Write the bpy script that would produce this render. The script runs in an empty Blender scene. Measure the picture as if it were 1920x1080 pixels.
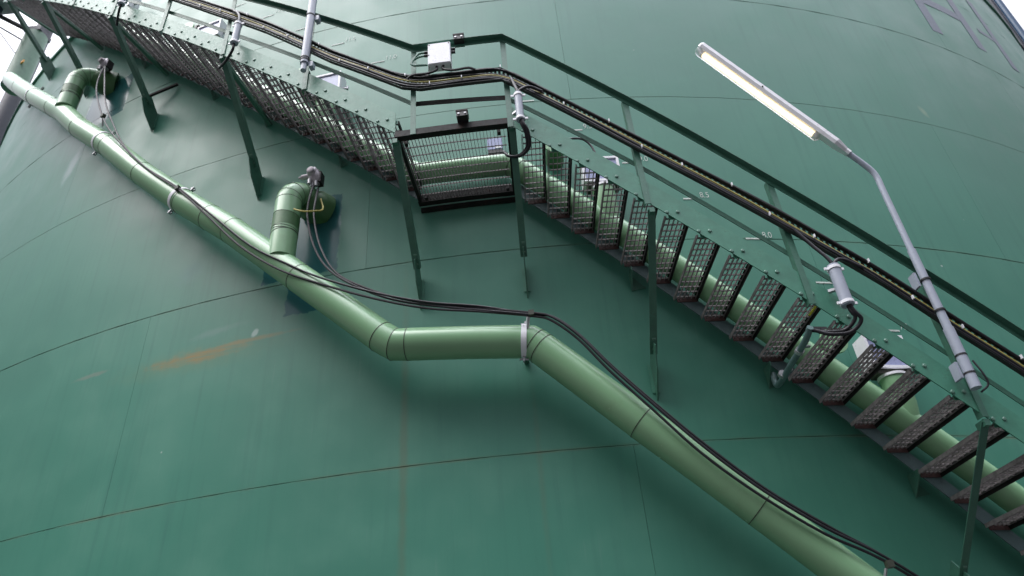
import bpy, math, random
from mathutils import Vector, Matrix
random.seed(7)
sc = bpy.context.scene
COL = sc.collection
# ---------------------------------------------------------------- dimensions (metres)
R = 13.338          # tank radius, axis at the world origin
D = 18.877          # distance of the camera from the tank axis
ZG = 2.0            # the level marks on the tank count from 2 m below the ground we stand on
# ---------------------------------------------------------------- camera
cd = bpy.data.cameras.new('camera'); cam = bpy.data.objects.new('camera', cd); COL.objects.link(cam)
cd.sensor_width = 36; cd.lens = 26.89; cd.clip_start = .05; cd.clip_end = 4000
Fv = Vector((-0.01499455, 0.81503542, 0.57921708)); Rv = Vector((0.99548149, 0.06649076, -0.0677907)); Uv = Vector((0.0937644, -0.57558339, 0.81234967))
mw = Matrix((Rv, Uv, -Fv)).transposed().to_4x4(); mw.translation = Vector((0, -D, 1.631)); cam.matrix_world = mw
cd.dof.use_dof = True; cd.dof.focus_distance = 6.4; cd.dof.aperture_fstop = 1.5
sc.camera = cam
# ---------------------------------------------------------------- light: bright overcast, soft sun from upper left
SUN_EL, SUN_AZ = math.radians(60), math.radians(238)      # azimuth clockwise from +Y
w = bpy.data.worlds.new('World'); sc.world = w; w.use_nodes = True
nt = w.node_tree; nt.nodes.clear()
sky = nt.nodes.new('ShaderNodeTexSky'); sky.sky_type = 'NISHITA'; sky.sun_disc = False
sky.sun_elevation = SUN_EL; sky.sun_rotation = SUN_AZ; sky.air_density = 1.0; sky.dust_density = 4.0; sky.ozone_density = 1.0
hs = nt.nodes.new('ShaderNodeHueSaturation'); hs.inputs['Saturation'].default_value = .35
bg = nt.nodes.new('ShaderNodeBackground'); bg.inputs['Strength'].default_value = .12
out = nt.nodes.new('ShaderNodeOutputWorld')
nt.links.new(sky.outputs[0], hs.inputs['Color']); 
# closed cloud layer over the clear sky: brightest overhead, dimmer towards the horizon as an overcast sky is
CL_TOP, CL_HOR, CL_POW, CL_AZ = 34.0, .25, 4.0, .12
tc = nt.nodes.new('ShaderNodeTexCoord'); sx = nt.nodes.new('ShaderNodeSeparateXYZ'); nt.links.new(tc.outputs['Generated'], sx.inputs[0])
def wm(op, a, b=None, cl=False):
    n = nt.nodes.new('ShaderNodeMath'); n.operation = op; n.use_clamp = cl
    for i, v in enumerate((a, b)):
        if v is None: continue
        if isinstance(v, (int, float)): n.inputs[i].default_value = v
        else: nt.links.new(v, n.inputs[i])
    return n.outputs[0]
zz = wm('MAXIMUM', sx.outputs[2], 0.0)
cn = nt.nodes.new('ShaderNodeTexNoise'); cn.inputs['Scale'].default_value = 2.2; cn.inputs['Detail'].default_value = 5; nt.links.new(tc.outputs['Generated'], cn.inputs['Vector'])
lum = wm('ADD', wm('MULTIPLY', wm('POWER', zz, CL_POW), CL_TOP - CL_HOR), CL_HOR)
side = wm('ADD', 1.0, wm('MULTIPLY', wm('ADD', wm('MULTIPLY', sx.outputs[0], math.sin(SUN_AZ)), wm('MULTIPLY', sx.outputs[1], math.cos(SUN_AZ))), CL_AZ))
lum = wm('MULTIPLY', wm('MULTIPLY', lum, side), wm('ADD', .72, wm('MULTIPLY', cn.outputs[0], .56)))
cc = nt.nodes.new('ShaderNodeCombineColor')
for i, k in enumerate((.93, .95, 1.06)): nt.links.new(wm('MULTIPLY', lum, k), cc.inputs[i])
ad = nt.nodes.new('ShaderNodeMix'); ad.data_type = 'RGBA'; ad.inputs[0].default_value = .97
nt.links.new(hs.outputs[0], ad.inputs[6]); nt.links.new(cc.outputs[0], ad.inputs[7]); nt.links.new(ad.outputs[2], bg.inputs['Color'])
nt.links.new(bg.outputs[0], out.inputs['Surface'])
sd = bpy.data.lights.new('sun', 'SUN'); sd.energy = 1.5; sd.angle = math.radians(46); sd.color = (1, .97, .93)
so = bpy.data.objects.new('sun', sd); COL.objects.link(so)
sv = Vector((math.sin(SUN_AZ) * math.cos(SUN_EL), math.cos(SUN_AZ) * math.cos(SUN_EL), math.sin(SUN_EL)))
so.rotation_euler = sv.to_track_quat('Z', 'Y').to_euler(); so.location = (-10, -30, 40)
sc.view_settings.view_transform = 'Standard'; sc.view_settings.look = 'None'
sc.view_settings.exposure = 0.95; sc.view_settings.gamma = 1; sc.view_settings.use_curve_mapping = False
sc.cycles.max_bounces = 6

# ---------------------------------------------------------------- helpers
def P(s, z, o=0.0):
    """arc length along the tank wall at its surface, level-mark height, distance off the wall -> world point"""
    t = s / R; r = R + o
    return Vector((r * math.sin(t), -r * math.cos(t), z - ZG))

def lerp_tab(tab, s):
    tab = sorted(tab)
    if s <= tab[0][0]: a, b = tab[0], tab[1]
    elif s >= tab[-1][0]: a, b = tab[-2], tab[-1]
    else:
        for a, b in zip(tab, tab[1:]):
            if a[0] <= s <= b[0]: break
    k = (s - a[0]) / (b[0] - a[0])
    return a[1] + (b[1] - a[1]) * k

class MB:
    def __init__(self): self.v = []; self.f = []
    def box(self, c, ax, ay, az, hx, hy, hz):
        b = len(self.v); c = Vector(c)
        for i in (-1, 1):
            for j in (-1, 1):
                for k in (-1, 1): self.v.append(c + ax * (i * hx) + ay * (j * hy) + az * (k * hz))
        for q in ((0, 1, 3, 2), (4, 6, 7, 5), (0, 4, 5, 1), (2, 3, 7, 6), (0, 2, 6, 4), (1, 5, 7, 3)): self.f.append([b + n for n in q])
        return self
    def abox(self, x0, x1, y0, y1, z0, z1):
        return self.box(((x0 + x1) / 2, (y0 + y1) / 2, (z0 + z1) / 2), Vector((1, 0, 0)), Vector((0, 1, 0)), Vector((0, 0, 1)), (x1 - x0) / 2, (y1 - y0) / 2, (z1 - z0) / 2)
    def bar(self, a, b, w, h, up=Vector((0, 0, 1))):
        a = Vector(a); b = Vector(b); d = b - a; L = d.length; d.normalize()
        x = d.cross(up); x = x.normalized() if x.length > 1e-4 else Vector((1, 0, 0)); y = x.cross(d)
        return self.box((a + b) / 2, d, x, y, L / 2, w / 2, h / 2)
    def prism(self, poly, n, t):
        """flat polygon (world points) with thickness t along n"""
        b = len(self.v); m = len(poly); n = n.normalized() * (t / 2)
        self.v += [Vector(p) - n for p in poly] + [Vector(p) + n for p in poly]
        self.f.append([b + i for i in range(m)][::-1]); self.f.append([b + m + i for i in range(m)])
        for i in range(m): j = (i + 1) % m; self.f.append([b + i, b + j, b + m + j, b + m + i])
        return self
    def sweep(self, rings, closed=True, caps=True):
        """list of rings of equal length"""
        b = len(self.v); m = len(rings[0])
        for r in rings: self.v += [Vector(p) for p in r]
        for i in range(len(rings) - 1):
            for j in range(m if closed else m - 1):
                k = (j + 1) % m
                self.f.append([b + i * m + j, b + i * m + k, b + (i + 1) * m + k, b + (i + 1) * m + j])
        if caps and closed:
            self.f.append([b + j for j in range(m)][::-1]); self.f.append([b + (len(rings) - 1) * m + j for j in range(m)])
        return self
    def tube(self, pts, r, n=10, caps=True, t0=None, t1=None):
        pts = [Vector(p) for p in pts]; rings = []
        rr = r if isinstance(r, (list, tuple)) else [r] * len(pts)
        x = None
        for i, p in enumerate(pts):
            if i == 0: t = t0 or (pts[1] - p).normalized()
            elif i == len(pts) - 1: t = t1 or (p - pts[i - 1]).normalized()
            else: t = ((p - pts[i - 1]).normalized() + (pts[i + 1] - p).normalized()).normalized()
            if x is None:
                x = t.cross(Vector((0, 0, 1)));
                if x.length < .1: x = t.cross(Vector((1, 0, 0)))
            x = (x - t * x.dot(t)).normalized(); y = t.cross(x)
            k = 1.0
            if 0 < i < len(pts) - 1:
                c = (pts[i] - pts[i - 1]).normalized().dot((pts[i + 1] - pts[i]).normalized()); k = 1 / max(.5, math.sqrt((1 + c) / 2))
            rings.append([p + (x * math.cos(a) + y * math.sin(a)) * rr[i] for a in [2 * math.pi * j / n for j in range(n)]])
        return self.sweep(rings, True, caps)
    def helix(self, path, prof, step=.25):
        """profile [(do, dz)] carried along a path [(s, z, o)] of straight helical runs"""
        pts = resample(path, step)
        return self.sweep([[P(s, z + dz, o + do) for do, dz in prof] for s, z, o in pts])
    def build(self, name, m, parent=None, smooth=False):
        me = bpy.data.meshes.new(name); me.from_pydata([tuple(v) for v in self.v], [], self.f); me.validate(); me.update()
        import bmesh
        b = bmesh.new(); b.from_mesh(me); bmesh.ops.recalc_face_normals(b, faces=b.faces); b.to_mesh(me); b.free()
        me.materials.append(m)
        if smooth:
            me.polygons.foreach_set('use_smooth', [True] * len(me.polygons)); me.set_sharp_from_angle(angle=math.radians(42))
        o = bpy.data.objects.new(name, me); COL.objects.link(o)
        if parent is not None:
            if parent.get('_at'): off = -Vector(parent['_at']); me.transform(Matrix.Translation(off))
            o.parent = parent
            if '_at' in parent: o['_at'] = list(parent['_at'])
        return o

def resample(path, step):
    pts = []
    for a, b in zip(path, path[1:]):
        L = math.dist(a, b); n = max(1, int(math.ceil(L / step)))
        for i in range(n): k = i / n; pts.append(tuple(a[j] + (b[j] - a[j]) * k for j in range(3)))
    pts.append(tuple(path[-1])); return pts

def smoothpath(pts, n=6):
    """Catmull-Rom through world points"""
    p = [Vector(q) for q in pts]; p = [p[0] * 2 - p[1]] + p + [p[-1] * 2 - p[-2]]; o = []
    for i in range(1, len(p) - 2):
        for k in range(n):
            t = k / n; a, b, c, d = p[i - 1], p[i], p[i + 1], p[i + 2]
            o.append(.5 * ((2 * b) + (c - a) * t + (2 * a - 5 * b + 4 * c - d) * t * t + (3 * b - a - 3 * c + d) * t ** 3))
    o.append(p[-2]); return o

def thing(name, label, cat, at, group=None):
    o = bpy.data.objects.new(name, None); COL.objects.link(o); o.empty_display_size = .2
    o.location = at; o['_at'] = list(at); o['label'] = label; o['category'] = cat
    if group: o['group'] = group
    return o
def tag(o, label, cat, group=None):
    o['label'] = label; o['category'] = cat
    if group: o['group'] = group
    return o
def inst(src, name, parent, s, z, o=0, label=None):
    """shared-mesh copy of a part modelled in a local frame: x along the wall, -y outwards, z up"""
    c = bpy.data.objects.new(name, src.data); COL.objects.link(c); c.parent = parent
    p = P(s, z, o); c.location = p - Vector(parent['_at']) if parent is not None and '_at' in parent else p
    c.rotation_euler = (0, 0, s / R)
    return c
def local_mesh(mb, m, smooth=False):
    o = mb.build('master', m, None, smooth); COL.objects.unlink(o); return o
def T(s): t = s / R; return Vector((math.cos(t), math.sin(t), 0))
def O(s): t = s / R; return Vector((math.sin(t), -math.cos(t), 0))
Z = Vector((0, 0, 1))

# ---------------------------------------------------------------- materials
def newmat(name):
    m = bpy.data.materials.new(name); m.use_nodes = True; nt = m.node_tree
    return m, nt, nt.nodes['Principled BSDF']
def mixc(nt, fac, a, b, typ='MIX'):
    n = nt.nodes.new('ShaderNodeMix'); n.data_type = 'RGBA'; n.blend_type = typ
    for inp, v in ((n.inputs[0], fac), (n.inputs[6], a), (n.inputs[7], b)):
        if isinstance(v, (int, float)): inp.default_value = v
        elif isinstance(v, tuple): inp.default_value = (*v[:3], 1)
        else: nt.links.new(v, inp)
    return n.outputs[2]
def mth(nt, op, a, b=None, c=None, clamp=False):
    n = nt.nodes.new('ShaderNodeMath'); n.operation = op; n.use_clamp = clamp
    for i, v in enumerate((a, b, c)):
        if v is None: continue
        if isinstance(v, (int, float)): n.inputs[i].default_value = v
        else: nt.links.new(v, n.inputs[i])
    return n.outputs[0]
def noise(nt, vec, scale, detail=3, rough=.5, stretch=None):
    if stretch:
        mp = nt.nodes.new('ShaderNodeMapping'); mp.inputs['Scale'].default_value = stretch; nt.links.new(vec, mp.inputs[0]); vec = mp.outputs[0]
    n = nt.nodes.new('ShaderNodeTexNoise'); n.inputs['Scale'].default_value = scale; n.inputs['Detail'].default_value = detail; n.inputs['Roughness'].default_value = rough
    nt.links.new(vec, n.inputs['Vector']); return n.outputs[0]
def ramp(nt, v, lo, hi, a=0., b=1.):
    n = nt.nodes.new('ShaderNodeMapRange'); n.inputs[1].default_value = lo; n.inputs[2].default_value = hi; n.inputs[3].default_value = a; n.inputs[4].default_value = b
    n.interpolation_type = 'SMOOTHSTEP'; nt.links.new(v, n.inputs[0]); return n.outputs[0]
def paint(name, col, rough=.45, metal=0., var=.12, dirt=(.05, .035, .02), dirt_amt=.25, bump=.06, sc_=9, spec=.5, rv=1.0):
    m, nt, b = newmat(name)
    g = nt.nodes.new('ShaderNodeNewGeometry').outputs['Position']
    n1 = noise(nt, g, sc_, 4, .6); n2 = noise(nt, g, sc_ * 6, 3, .6)
    c = mixc(nt, ramp(nt, n1, .3, .7), tuple(x * (1 - var) for x in col), tuple(min(1, x * (1 + var)) for x in col))
    c = mixc(nt, ramp(nt, mth(nt, 'MULTIPLY', n1, n2), .30, .42, 0, dirt_amt), c, dirt)
    nt.links.new(c, b.inputs['Base Color']); nt.links.new(ramp(nt, n2, .2, .8, rough - .07 * rv, rough + .1 * rv), b.inputs['Roughness'])
    b.inputs['Metallic'].default_value = metal; b.inputs['Specular IOR Level'].default_value = spec
    bp = nt.nodes.new('ShaderNodeBump'); bp.inputs['Strength'].default_value = bump; bp.inputs['Distance'].default_value = .01
    nt.links.new(n2, bp.inputs['Height']); nt.links.new(bp.outputs[0], b.inputs['Normal'])
    return m

TANK = (.052, .198, .141)
def tank_paint():
    m, nt, b = newmat('tank_paint')
    g = nt.nodes.new('ShaderNodeNewGeometry').outputs['Position']
    sx = nt.nodes.new('ShaderNodeSeparateXYZ'); nt.links.new(g, sx.inputs[0])
    s = mth(nt, 'MULTIPLY', mth(nt, 'ARCTAN2', sx.outputs[0], mth(nt, 'MULTIPLY', sx.outputs[1], -1)), R)
    z = mth(nt, 'ADD', sx.outputs[2], ZG)
    cx = nt.nodes.new('ShaderNodeCombineXYZ'); nt.links.new(s, cx.inputs[0]); nt.links.new(z, cx.inputs[1]); v = cx.outputs[0]
    big = noise(nt, v, .35, 3, .5); med = noise(nt, v, 1.6, 4, .6); fine = noise(nt, v, 30, 3, .6)
    streak = noise(nt, v, 1.0, 4, .65, (14, .55, 1)); streak2 = noise(nt, v, 1.0, 3, .6, (45, 1.2, 1))
    wob = noise(nt, v, 7, 4, .7)
    c = mixc(nt, ramp(nt, big, .3, .7), tuple(x * .93 for x in TANK), tuple(x * 1.08 for x in TANK))
    c = mixc(nt, ramp(nt, med, .42, .72, 0, .38), c, (.08, .245, .175))
    c = mixc(nt, mth(nt, 'MULTIPLY', ramp(nt, streak, .48, .75, 0, .5), ramp(nt, big, .35, .6, .35, 1)), c, (.040, .15, .115))
    c = mixc(nt, mth(nt, 'MULTIPLY', ramp(nt, streak2, .58, .78, 0, .3), ramp(nt, med, .4, .65, 0, 1)), c, (.12, .24, .20))
    def ell(cs, cz, hs, hz, ang=0., soft=.5, wobble=.6):
        ds = mth(nt, 'SUBTRACT', s, cs); dz = mth(nt, 'SUBTRACT', z, cz); ca, sa = math.cos(ang), math.sin(ang)
        u = mth(nt, 'DIVIDE', mth(nt, 'ADD', mth(nt, 'MULTIPLY', ds, ca), mth(nt, 'MULTIPLY', dz, sa)), hs)
        w_ = mth(nt, 'DIVIDE', mth(nt, 'SUBTRACT', mth(nt, 'MULTIPLY', dz, ca), mth(nt, 'MULTIPLY', ds, sa)), hz)
        r2 = mth(nt, 'SQRT', mth(nt, 'ADD', mth(nt, 'MULTIPLY', u, u), mth(nt, 'MULTIPLY', w_, w_)))
        r2 = mth(nt, 'ADD', r2, mth(nt, 'MULTIPLY', mth(nt, 'SUBTRACT', wob, .5), wobble * 2))
        return ramp(nt, r2, 1 - soft, 1 + soft * .2, 1, 0)
    def rect(s0, s1, z0, z1, soft=.015, wobble=.05):
        wb = mth(nt, 'MULTIPLY', mth(nt, 'SUBTRACT', wob, .5), wobble * 2)
        ss = mth(nt, 'ADD', s, wb); zz = mth(nt, 'ADD', z, wb)
        a = ramp(nt, ss, s0 - soft, s0 + soft); b_ = ramp(nt, ss, s1 - soft, s1 + soft, 1, 0)
        c_ = ramp(nt, zz, z0 - soft, z0 + soft); d = ramp(nt, zz, z1 - soft, z1 + soft, 1, 0)
        return mth(nt, 'MULTIPLY', mth(nt, 'MULTIPLY', a, b_), mth(nt, 'MULTIPLY', c_, d))
    # rust runs, scuffs and pale scrapes that the photograph shows
    runs = ramp(nt, noise(nt, v, 1.0, 5, .7, (2.2, 26, 1)), .32, .62, .25, 1.15)
    c = mixc(nt, mth(nt, 'MULTIPLY', ell(-3.05, 7.385, .58, .08, .0, .9, .75), mth(nt, 'MULTIPLY', runs, .8)), c, (.27, .16, .045))
    c = mixc(nt, mth(nt, 'MULTIPLY', ell(-2.55, 7.44, .5, .03, .02, .8, .5), .5), c, (.28, .17, .05))
    c = mixc(nt, mth(nt, 'MULTIPLY', ell(-3.1, 7.36, .95, .16, .0, .95, .5), .25), c, (.16, .17, .06))
    c = mixc(nt, mth(nt, 'MULTIPLY', ell(-4.3, 7.49, .26, .03, .02, .6, .7), .35), c, (.26, .22, .19))
    c = mixc(nt, mth(nt, 'MULTIPLY', ell(-2.5, 7.50, .035, .055, -.5, .5, .5), .6), c, (.45, .55, .52))
    c = mixc(nt, mth(nt, 'MULTIPLY', ell(-3.35, 8.42, .22, .16, .4, .9, .5), .30), c, (.13, .25, .25))
    c = mixc(nt, mth(nt, 'MULTIPLY', ell(-2.9, 7.62, .35, .05, .1, .9, .6), .35), c, (.16, .26, .24))
    c = mixc(nt, mth(nt, 'MULTIPLY', ell(-5.9, 11.1, .12, .35, -.25, .8, .4), .6), c, (.40, .50, .52))
    c = mixc(nt, mth(nt, 'MULTIPLY', ell(5.0, 10.2, .05, .12, .4, .9, .4), .5), c, (.25, .33, .22))
    c = mixc(nt, mth(nt, 'MULTIPLY', ell(-1.06, 6.0, .045, 1.9, 0, .9, .5), .35), c, (.12, .11, .06))
    c = mixc(nt, mth(nt, 'MULTIPLY', ell(.0, 5.8, .03, 1.0, 0, .9, .5), .2), c, (.12, .12, .07))
    # rusty and dirty lines along the welds
    for zz, a in ((6.0, .34), (8.0, .16), (9.98, .12), (11.85, .12)):
        d = mth(nt, 'ABSOLUTE', mth(nt, 'SUBTRACT', z, zz))
        c = mixc(nt, mth(nt, 'MULTIPLY', ramp(nt, d, .006, .022, 1, 0), mth(nt, 'MULTIPLY', ramp(nt, med, .3, .7), a)), c, (.13, .09, .04))
    # small chips
    vo = nt.nodes.new('ShaderNodeTexVoronoi'); vo.inputs['Scale'].default_value = 2.2; nt.links.new(v, vo.inputs['Vector'])
    c = mixc(nt, mth(nt, 'MULTIPLY', ramp(nt, vo.outputs['Distance'], .018, .034, 1, 0), ramp(nt, med, .5, .6)), c, (.33, .42, .38))
    # glossier repainted patches round the nozzles
    g1 = rect(-2.5, -1.74, 8.04, 9.02); g2 = rect(-2.22, -1.86, 7.62, 7.98); g3 = rect(-6.0, -5.17, 11.72, 12.52); g4 = rect(-2.22, -1.92, 7.97, 8.05)
    gp = mth(nt, 'MAXIMUM', mth(nt, 'MAXIMUM', g1, g4), mth(nt, 'MAXIMUM', g2, g3))
    c = mixc(nt, mth(nt, 'MULTIPLY', gp, .9), c, (.022, .105, .115))
    nt.links.new(c, b.inputs['Base Color'])
    ro = ramp(nt, med, .3, .75, .36, .47)
    rn = nt.nodes.new('ShaderNodeMix'); rn.data_type = 'FLOAT'; nt.links.new(gp, rn.inputs[0]); nt.links.new(ro, rn.inputs[2]); rn.inputs[3].default_value = .17
    nt.links.new(rn.outputs[0], b.inputs['Roughness'])
    b.inputs['Specular IOR Level'].default_value = .37
    bp = nt.nodes.new('ShaderNodeBump'); bp.inputs['Strength'].default_value = .5; bp.inputs['Distance'].default_value = .02
    h = mth(nt, 'ADD', mth(nt, 'MULTIPLY', big, 1.2), mth(nt, 'ADD', mth(nt, 'MULTIPLY', fine, .012), mth(nt, 'MULTIPLY', med, .12)))
    nt.links.new(h, bp.inputs['Height']); nt.links.new(bp.outputs[0], b.inputs['Normal'])
    return m
M = {}
M['tank'] = tank_paint()
M['tank_core'] = paint('weld_backing', (.045, .11, .075), .8)  # dark tone of the shell that shows through the plate joints
M['stair'] = paint('stair_green', (.054, .200, .135), .42, dirt=(.04, .045, .03), dirt_amt=.3)
M['post'] = paint('post_green', (.045, .140, .098), .45, dirt=(.04, .045, .03))
M['inner'] = paint('stringer_grey_green', (.075, .12, .125), .5)
M['grate'] = paint('grating_steel', (.20, .18, .18), .75, .0, .3, (.12, .06, .05), .35, sc_=22)
M['frame'] = paint('dark_frame', (.012, .012, .011), .6, 0, .3, (.06, .02, .015), .5, spec=.25)
M['primer'] = paint('red_primer', (.060, .028, .026), .6, 0, .3)
M['pipe'] = paint('pipe_green', (.215, .400, .220), .26, 0, .04, (.15, .20, .10), .12, .0, 1.6, .6, .15)
M['tankpad'] = paint('pad_green', (.05, .19, .13), .42)
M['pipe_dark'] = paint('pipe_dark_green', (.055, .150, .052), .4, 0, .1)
M['seam'] = paint('seam_brown', (.035, .04, .028), .6)
M['bolt'] = paint('bolt_head', (.11, .22, .17), .35, .1)
M['white'] = paint('white_coat', (.80, .80, .84), .4, 0, .05, (.3, .3, .3), .3)
M['lilac'] = paint('pale_lilac_panel', (.30, .33, .52), .3, 0, .06)
M['grey'] = paint('grey_pvc', (.32, .35, .42), .38, 0, .06)
M['alu'] = paint('cast_aluminium', (.36, .33, .36), .42, .35, .2)
M['black'] = paint('black_cable', (.012, .011, .016), .48, 0, .3, spec=.4)
M['blackm'] = paint('black_plastic', (.010, .009, .011), .5)
M['yellow'] = paint('yellow_green_cable', (.46, .40, .10), .45)
M['ytag'] = paint('yellow_tag', (.75, .70, .05), .5)
M['orange'] = paint('orange_band', (.80, .33, .03), .5)
M['zinc'] = paint('zinc', (.42, .42, .44), .4, .6)
M['tray'] = paint('tray_shaded_steel', (.030, .035, .033), .5, .2, .3)  # galvanised tray: its shade is put into this near-black base
M['mark'] = paint('white_mark', (.50, .56, .52), .6, 0, .2)
M['letter'] = paint('violet_lettering', (.135, .165, .215), .5, 0, .05)
M['blue'] = paint('blue_pipe', (.030, .075, .15), .28, 0, .08)
M['navy'] = paint('navy_pipe', (.008, .012, .028), .5, 0, .08)
M['teal'] = paint('teal_steel', (.04, .13, .15), .4)
M['conduit'] = paint('conduit_grey_green', (.10, .17, .17), .4)
M['duct'] = paint('duct_green', (.10, .19, .13), .45)
M['ground'] = paint('asphalt', (.038, .038, .038), .85, 0, .2)
def glass():
    m, nt, b = newmat('lamp_cover'); b.inputs['Base Color'].default_value = (.95, .95, .95, 1); b.inputs['Transmission Weight'].default_value = .9
    b.inputs['Roughness'].default_value = .3; b.inputs['IOR'].default_value = 1.15; return m
M['cover'] = glass()
def glow():
    m, nt, b = newmat('lit_tube'); b.inputs['Base Color'].default_value = (1, .9, .75, 1)
    b.inputs['Emission Color'].default_value = (1, .80, .47, 1); b.inputs['Emission Strength'].default_value = 1.05; return m
M['glow'] = glow()

# ================================================================ SETTING
g = MB(); g.v = [Vector((x, y, 0)) for x, y in ((-900, -900), (900, -900), (900, 900), (-900, 900))]; g.f = [[0, 1, 2, 3]]
go = g.build('ground', M['ground']); go['kind'] = 'structure'

# ================================================================ TANK
tank = thing('storage_tank', 'huge green steel storage tank that fills the picture behind the stairs', 'tank', (0, 0, 0))
TOP = 15.2
NP = 13; PL = 2 * math.pi * R / NP
edges = [2.0, 4.0, 6.0, 8.0, 9.98, 11.85, 13.6, TOP]
first = [1.1, .73, -3.72, -1.45, -5.75, -.2, -4.1]
GAPZ, GAPS, THK = .0024, .0022, .012
core = MB(); n = 156
core.sweep([[P(i * 2 * math.pi * R / n, zz, oo) for i in range(n)] for zz, oo in ((1.99, -.016), (TOP - .01, -.016))], True, False)
core.build('inner_shell', M['tank_core'], tank, True)
for k in range(len(edges) - 1):
    z0, z1 = edges[k] + GAPZ / 2, edges[k + 1] - GAPZ / 2
    b = MB(); n = 12; o1 = 0.0 if k % 2 else -.0012
    def ring(ss): return [P(ss, z0 + .003, o1 - .0), P(ss, z1 - .003, o1), P(ss, z1, o1 - .003), P(ss, z1, o1 - THK), P(ss, z0, o1 - THK), P(ss, z0, o1 - .003)]
    b.sweep([ring(GAPS / 2 + (PL - GAPS) * i / n) for i in range(n + 1)])
    src = b.build('steel_plate', M['tank'], tank, True)
    for j in range(NP):
        c = src if j == 0 else bpy.data.objects.new('steel_plate', src.data)
        if j: COL.objects.link(c); c.parent = tank
        c.rotation_euler = (0, 0, (first[k] + j * PL) / R)
b = MB(); n = 120      # shallow dome and rim angle
rings = [[P(i * 2 * math.pi * R / n, TOP + .02, .035) for i in range(n)]]
for q in range(1, 9):
    rr = R * (1 - q / 9.0); rings.append([Vector((rr * math.sin(2 * math.pi * i / n), -rr * math.cos(2 * math.pi * i / n), TOP - ZG + .02 + 2.2 * (1 - (1 - q / 9.) ** 2) )) for i in range(n)])
b.sweep(rings, True, True).build('roof', M['stair'], tank, True)
b = MB(); b.sweep([[P(i * 2 * math.pi * R / n, TOP + dz, oo) for oo, dz in ((.002, -.06), (.035, -.06), (.035, .015), (.002, .015))] for i in range(n + 1)], True, False)
b.build('rim_angle', M['stair'], tank, True)

def curved_text(txt, s0, z0, size, name='level_number', squeeze=.8):
    cu = bpy.data.curves.new('t', 'FONT'); cu.body = txt; cu.size = size; cu.offset = -.001
    o = bpy.data.objects.new('t', cu); COL.objects.link(o); dg = bpy.context.evaluated_depsgraph_get()
    me = bpy.data.meshes.new_from_object(o.evaluated_get(dg)); COL.objects.unlink(o); bpy.data.objects.remove(o)
    for v in me.vertices:
        p = P(s0 + v.co.x * squeeze, z0 + v.co.y, .005); v.co = p
    me.materials.clear(); me.materials.append(M['mark']); me.name = name
    ob = bpy.data.objects.new(name, me); COL.objects.link(ob); ob.parent = tank; return ob
def wallstrip(s0, s1, z0, z1, m, name, parent, o=.0024):
    b = MB(); n = max(2, int((s1 - s0) / .1))
    b.sweep([[P(s0 + (s1 - s0) * i / n, zz, oo) for zz, oo in ((z0, .0004), (z0, o), (z1, o), (z1, .0004))] for i in range(n + 1)])
    return b.build(name, m, parent)
marks = [(3.14, 7.0), (2.66, 7.5), (2.12, 8.0), (1.62, 8.5), (1.10, 9.0), (.60, 9.5), (.14, 10.0), (-.98, 10.5), (-1.52, 11.0), (-2.04, 11.5), (-2.56, 12.0), (-3.08, 12.5), (-3.58, 13.0)]
for s, z in marks:
    wallstrip(s, s + .16, z - .009, z + .009, M['mark'], 'level_dash', tank)
    curved_text('%.1f' % z, s + .17, z + .012, .100, squeeze=.80)
for s0, s1, z0, z1 in ((6.18, 6.38, 12.24, 14.1), (7.18, 7.38, 12.36, 14.1), (8.02, 8.20, 12.36, 14.1)):
    wallstrip(s0, s1, z0, z1, M['letter'], 'painted_letter', tank)
wallstrip(6.38, 7.18, 12.98, 13.18, M['letter'], 'painted_letter', tank, .0020); wallstrip(7.62, 8.02, 12.98, 13.08, M['letter'], 'painted_letter', tank, .0020)

# ================================================================ STAIRCASE
stair = thing('staircase', 'green steel staircase with grating treads climbing round the tank', 'staircase', tuple(P(3.2, 2.0, .6)))
SL = -.92; SRr = .02; ZL = 8.60
def zb(s):      # bottom of the stringers
    if s >= SRr: return 8.55 - 1.035 * (s - SRr)
    if s <= SL: return 8.66 + .957 * (SL - s)
    return ZL
TOPR = [(-8.4, 16.15), (-2.3, 11.05), (-.77, 9.76), (.02, 9.76), (.95, 8.80), (1.93, 7.78), (2.81, 6.88), (3.39, 6.30), (4.6, 5.05)]
OI, OO = .10, .98
S_R, S_L = 4.5, -8.4
for side, o0, h in (('outer', OO, .25), ('inner', OI, .165)):
    for a, e in ((SRr - .02, S_R), (S_L, SL)):
        b = MB(); path = [(a, zb(a) if a > SL else zb(a), o0), (e, zb(e), o0)]
        if side == 'outer':
            prof = [(0, 0), (.008, 0), (.008, h), (0, h)]
        else:
            prof = [(-.004, 0), (.004, 0), (.004, h), (-.004, h)]
        b.helix(path, prof).build('stringer', M['stair'] if side == 'outer' else M['inner'], stair)
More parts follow.
